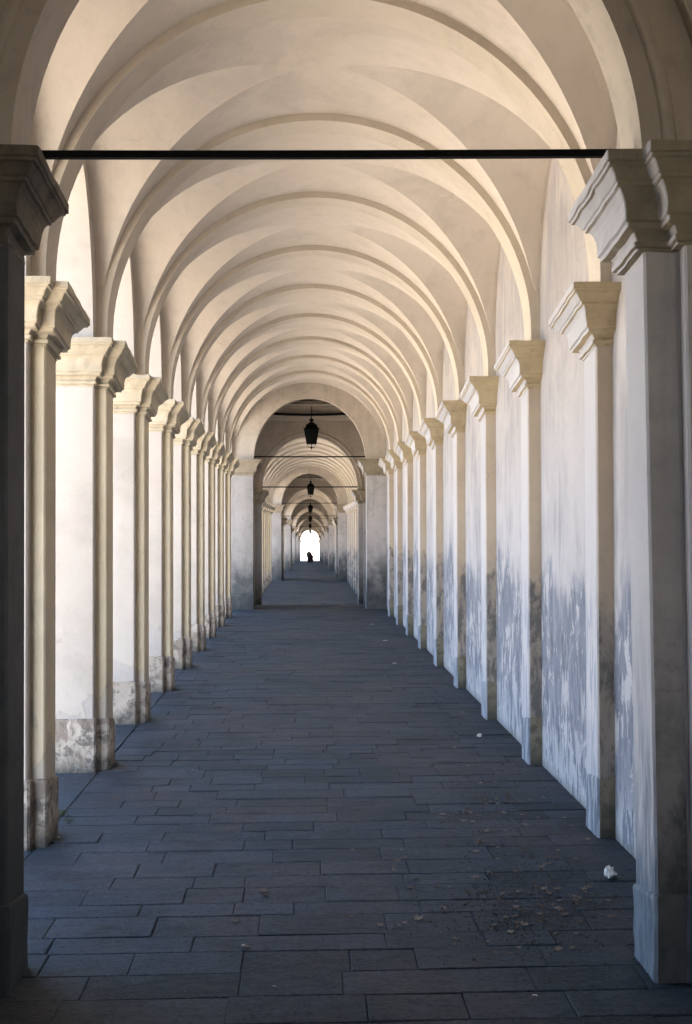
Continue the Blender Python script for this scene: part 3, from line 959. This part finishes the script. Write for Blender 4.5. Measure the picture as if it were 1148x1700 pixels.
# ------------------------------------------------------------------ people far down the portico
def skin_body(name, verts, edges, radii, mat, parent):
    me = bpy.data.meshes.new(name)
    me.from_pydata(verts, edges, [])
    o = bpy.data.objects.new(name, me)
    COL.objects.link(o)
    o.parent = parent
    md = o.modifiers.new('skin', 'SKIN')
    for i, r in enumerate(radii):
        r = r if isinstance(r, tuple) else (r, r)
        me.skin_vertices[0].data[i].radius = r
    me.skin_vertices[0].data[0].use_root = True
    md.use_smooth_shade = True
    sd = o.modifiers.new('sub', 'SUBSURF'); sd.levels = 1; sd.render_levels = 1
    me.materials.append(mat)
    return o
def person(loc, h, label, coat, rz=0.0, stride=0.16, bag=False):
    s = h / 1.72
    t = thing('person', loc, label, 'person', rz=rz)
    def V(*p): return tuple(c * s for c in p)
    verts = [V(0, 0, 0.95), V(0, 0, 1.15), V(0, 0, 1.36), V(0, 0, 1.46), V(0, 0.01, 1.56), V(0, 0.01, 1.64),
             V(0.10, 0, 0.90), V(0.10, stride, 0.49), V(0.10, stride * 1.1, 0.08), V(0.10, stride * 1.1 - 0.14, 0.04),
             V(-0.10, 0, 0.90), V(-0.10, -stride * 0.6, 0.49), V(-0.11, -stride * 0.5, 0.08), V(-0.11, -stride * 0.5 - 0.14, 0.04),
             V(0.19, 0, 1.38), V(0.26, -0.02, 1.10), V(0.25, -0.12, 0.88), V(0.25, -0.16, 0.80),
             V(-0.19, 0, 1.38), V(-0.26, 0.03, 1.10), V(-0.25, -0.05, 0.86), V(-0.25, -0.08, 0.78)]
    edges = [(0, 1), (1, 2), (2, 3), (3, 4), (4, 5), (0, 6), (6, 7), (7, 8), (8, 9), (0, 10), (10, 11), (11, 12), (12, 13), (2, 14), (14, 15), (15, 16), (16, 17), (2, 18), (18, 19), (19, 20), (20, 21)]
    rad = [0.16, 0.15, 0.16, 0.055, 0.09, 0.095, 0.10, 0.065, 0.045, 0.045, 0.10, 0.065, 0.045, 0.045, 0.075, 0.05, 0.038, 0.04, 0.075, 0.05, 0.038, 0.04]
    skin_body('body', verts, edges, [r * s for r in rad], M_TROUSER, t)
    # head surface: face side towards -y
    m = MB()
    loops = []
    for q in range(9):
        u = -PI / 2 + PI * q / 8
        loops.append([(0.078 * s * math.cos(u) * math.cos(a) * 1.0, 0.098 * s * math.cos(u) * math.sin(a) + (0.012 * s if math.sin(a) < -0.9 and q in (3, 4) else 0) * -1, 1.62 * s + 0.118 * s * math.sin(u)) for a in [2 * PI * i / 16 for i in range(16)]])
    m.loft(loops, True)
    for sx in (-1, 1):
        m.tube([V(sx * 0.078, 0.0, 1.60), V(sx * 0.088, 0.01, 1.63)], 0.016 * s, 6)
    m.tube([V(0, -0.09, 1.63), V(0, -0.118, 1.60)], [0.010 * s, 0.018 * s], 6)
    put('face', m.mesh('face', M_SKIN), t)
    m = MB(); loops = []
    for q in range(7):
        u = -0.25 + (PI / 2 + 0.25) * q / 6
        loops.append([(0.092 * s * math.cos(u) * math.cos(a), 0.020 * s + 0.105 * s * math.cos(u) * math.sin(a), 1.635 * s + 0.120 * s * math.sin(u)) for a in [2 * PI * i / 16 for i in range(16)]])
    m.loft(loops, True)
    put('hair', m.mesh('hair', M_HAIR), t)
    m = MB(); loops = []
    for z, rx, ry in ((0.16, 0.21, 0.19), (0.30, 0.25, 0.20), (0.62, 0.245, 0.20), (0.95, 0.22, 0.18), (1.12, 0.20, 0.16), (1.30, 0.215, 0.17), (1.40, 0.17, 0.13), (1.46, 0.11, 0.09), (1.50, 0.075, 0.07)):
        loops.append([(rx * s * math.cos(a) * (1 + 0.04 * math.sin(5 * a) * (z < 1)), ry * s * math.sin(a), z * s) for a in [2 * PI * i / 24 for i in range(24)]])
    m.loft(loops, True)
    put('coat', m.mesh('coat', coat), t)
    for sx, py in ((1, -0.02), (-1, 0.03)):
        m = MB(); m.tube([V(sx * 0.17, 0, 1.40), V(sx * 0.26, py, 1.10), V(sx * 0.25, py - 0.10, 0.90)], [0.10 * s, 0.085 * s, 0.07 * s], 10)
        put('sleeve', m.mesh('sleeve', coat), t)
    if bag:
        m = MB(); m.loft([[(x * s, y * s, z * s) for x, y in ((0.24, -0.28), (0.42, -0.28), (0.42, 0.10), (0.24, 0.10))] for z in (0.40, 0.72)])
        m.tube([V(0.33, -0.2, 0.72), V(0.28, -0.15, 0.83), V(0.33, 0.0, 0.72)], 0.012 * s, 6)
        put('bag', m.mesh('bag', coat), t)
    return t
PY = 141.5
px = 0.0
def at_px(x, Y):  # where a line of sight of the photograph meets the plane at distance Y
    return (x - 504.3) / 1750.0 * Y
person((at_px(512.4, PY), PY, LEVEL[4]), 1.80, 'taller person in a long dark coat walking in the bright far archway', M_COAT)
person((at_px(516.8, PY + 0.3), PY + 0.3, LEVEL[4]), 1.28, 'shorter person in dark reddish clothes walking beside the taller one', M_RED, stride=0.12, bag=True)

# ------------------------------------------------------------------ litter, leaves, moss
def floor_px(x, y):
    """point of the floor (z = 0) behind a place in the photograph"""
    f = -cam.matrix_world.to_3x3().col[2]; r = cam.matrix_world.to_3x3().col[0]; u = cam.matrix_world.to_3x3().col[1]
    dv = f + r * (x - 574) / 1750.0 - u * (y - 850) / 1750.0
    t = -2.3 / dv.z
    return (dv.x * t, dv.y * t)
def crumple(size, seed, tall=1.0):
    m = MB(); rnd = random.Random(seed)
    n, h = 11, 7
    rings = []
    for q in range(h):
        u = -PI / 2 + 0.15 + (PI - 0.3) * q / (h - 1)
        ring = []
        for i in range(n):
            a = 2 * PI * i / n
            k = size * (0.62 + 0.75 * rnd.random() ** 1.5)
            ring.append((k * math.cos(u) * math.cos(a), k * 0.8 * math.cos(u) * math.sin(a), max(0.0, size * 0.7 * tall * (1 + math.sin(u)) * (0.7 + 0.5 * rnd.random()))))
        rings.append(ring)
    m.loft(rings)
    return m
for x, y, sz, tall, lab in ((1012, 1459, 0.042, 1.25, 'crumpled white paper on the paving near the wide dark pier'), (796, 1224, 0.027, 1.0, 'small crumpled white paper near the fourth wall pilaster')):
    fx, fy = floor_px(x, y)
    o = put('crumpled_paper', crumple(sz, int(x), tall).mesh('crumpled_paper', M_PAPER), None, (fx, fy, 0.002), 0.4)
    tag(o, lab, 'litter', 'crumpled paper on the paving')
scr = [(616, 1037, 0.055, 'largest flat white scrap on the paving near the far landing'), (640, 1064, 0.05, 'flat white scrap lying nearer than the scrap by the landing'), (655, 1102, 0.04, 'thin pale scrap on the paving beside the sixth wall pilaster'),
       (888, 1656, 0.016, 'tiny white scrap at the shaded near edge of the paving'), (403, 1573, 0.010, 'tiny white scrap at the lower middle of the paving'), (455, 1641, 0.010, 'tiny white scrap on the dark nearest paving row'), (97, 1392, 0.012, 'tiny white scrap at the foot of the first pier')]
for x, y, sz, lab in scr:
    fx, fy = floor_px(x, y)
    m = MB(); rnd = random.Random(int(x))
    ring = [(sz * rnd.uniform(0.6, 1.2) * math.cos(a), sz * 0.7 * rnd.uniform(0.6, 1.2) * math.sin(a)) for a in [2 * PI * i / 8 for i in range(8)]]
    zz = [rnd.uniform(0.003, 0.012) for _ in ring]
    m.loft([[(p[0], p[1], z) for p, z in zip(ring, zz)], [(p[0] * 0.96, p[1] * 0.96, z + 0.002) for p, z in zip(ring, zz)]])
    tag(put('paper_scrap', m.mesh('paper_scrap', M_PAPER), None, (fx, fy, 0.003)), lab, 'litter', 'paper scraps on the paving')

def leaf_mesh(seed):
    rnd = random.Random(seed)
    m = MB()
    pts = [(0, -0.5), (0.18, -0.28), (0.46, -0.30), (0.30, -0.02), (0.50, 0.22), (0.20, 0.18), (0.02, 0.55), (-0.18, 0.20), (-0.46, 0.26), (-0.28, 0.0), (-0.48, -0.26), (-0.16, -0.26)]
    cr = rnd.uniform(0.3, 0.9)
    def z(x, y): return cr * (x * x * rnd.uniform(0.8, 2.4) + rnd.uniform(0.2, 1.2) * y * y) + 0.03
    c = m.vert((0, 0, 0.07)); c2 = m.vert((0, 0, 0.03))
    R = []
    for x, y in pts:
        x *= rnd.uniform(0.8, 1.15); y *= rnd.uniform(0.8, 1.15); h = z(x, y)
        R.append((m.vert((x, y, h + 0.03)), m.vert((x, y, h))))
    for (a, a2), (b, b2) in zip(R, R[1:] + R[:1]):
        m.face((c, a, b)); m.face((c2, b2, a2)); m.face((a, a2, b2, b))
    m.tube([(0, -0.45, 0.09), (0.04, -0.8, 0.06)], 0.015, 4)
    return m.mesh('fallen_leaf', M_LEAF)
leafs = [leaf_mesh(s) for s in range(7)]
rnd = random.Random(5)
spots = []
for _ in range(78):
    spots.append((rnd.gauss(885, 62), rnd.gauss(1495, 36)))
for _ in range(46):
    t = rnd.random(); spots.append((640 + 300 * t + rnd.gauss(0, 40), 1090 + 330 * t + rnd.gauss(0, 18)))
for _ in range(34):
    spots.append((rnd.gauss(810, 35), rnd.gauss(1345, 32)))
for _ in range(26):
    spots.append((rnd.uniform(640, 1000), rnd.uniform(1400, 1600)))
for _ in range(18):
    t = rnd.random(); spots.append((660 + 330 * t - rnd.uniform(5, 45), 1040 + 330 * t + rnd.uniform(0, 14)))
spots += [(437, 1480), (440, 1487), (583, 1523), (630, 1537), (652, 1447), (674, 1456), (690, 1463), (190, 1325), (318, 1280), (585, 1412), (408, 1573), (390, 1530), (727, 1475), (745, 1474)]
for _ in range(20):
    spots.append((rnd.uniform(560, 680), rnd.uniform(1025, 1060)))
n_leaf = 0
for x, y in spots:
    fx, fy = floor_px(x, y)
    if fx > 2.1 or fx < -1.85: continue
    if n_leaf >= 240: break
    n_leaf += 1
    s = rnd.uniform(0.030, 0.066)
    o = put('fallen_leaf', rnd.choice(leafs), None, (fx, fy, 0.003), rnd.uniform(0, 6.28))
    o.scale = (s, s * rnd.uniform(0.7, 1.1), s * rnd.uniform(0.5, 1.2))
    o.rotation_euler[0] = rnd.uniform(-0.12, 0.12)
    tag(o, 'dry brown fallen leaf lying on the paving of the nearest stretch', 'leaf', 'dry leaves on the paving')
# crumbs of broken leaf gathered between them and along the wall foot
m = MB()
for q in range(1700):
    if q < 900:
        x, y = rnd.gauss(885, 75), rnd.gauss(1500, 45)
        fx, fy = floor_px(x, y)
    elif q < 1450:
        fy = rnd.uniform(5.8, 29); fx = XW - 0.03 - abs(rnd.gauss(0, 0.07))
    else:
        fx, fy = floor_px(rnd.gauss(815, 45), rnd.gauss(1345, 38))
    if fx > XW - 0.02: continue
    s = rnd.uniform(0.003, 0.011); a = rnd.uniform(0, 6.28)
    P = [(fx + s * math.cos(a + k * 2.1) * rnd.uniform(0.6, 1.3), fy + s * math.sin(a + k * 2.1), 0.004 + rnd.uniform(0, 0.006)) for k in range(3)]
    i = [m.vert(p) for p in P] + [m.vert((fx, fy, 0.014))]
    m.face((i[0], i[1], i[3])); m.face((i[1], i[2], i[3])); m.face((i[2], i[0], i[3])); m.face((i[0], i[2], i[1]))
lc = put('leaf_crumbs', m.mesh('leaf_crumbs', M_CRUMB), kind='stuff')
lc['label'] = 'crumbs of dry leaf scattered over the paving and wall foot'
# moss tufts by the first pier
m = MB()
for q in range(150):
    cx_, cy_ = random.choice(((105, 1349), (112, 1362), (100, 1352)))
    fx, fy = floor_px(rnd.gauss(cx_, 4.5), rnd.gauss(cy_, 3.0))
    s = rnd.uniform(0.004, 0.009); a = rnd.uniform(0, 6.28); h = rnd.uniform(0.002, 0.005)
    i = [m.vert((fx + s * math.cos(a + k * 2.1), fy + s * math.sin(a + k * 2.1), -0.001)) for k in range(3)] + [m.vert((fx + rnd.uniform(-s, s), fy + rnd.uniform(-s, s), h))]
    m.face((i[0], i[1], i[3])); m.face((i[1], i[2], i[3])); m.face((i[2], i[0], i[3]))
mo = put('moss', m.mesh('moss', M_MOSS), kind='stuff')
mo['label'] = 'small green moss patch on the paving between the first two piers'
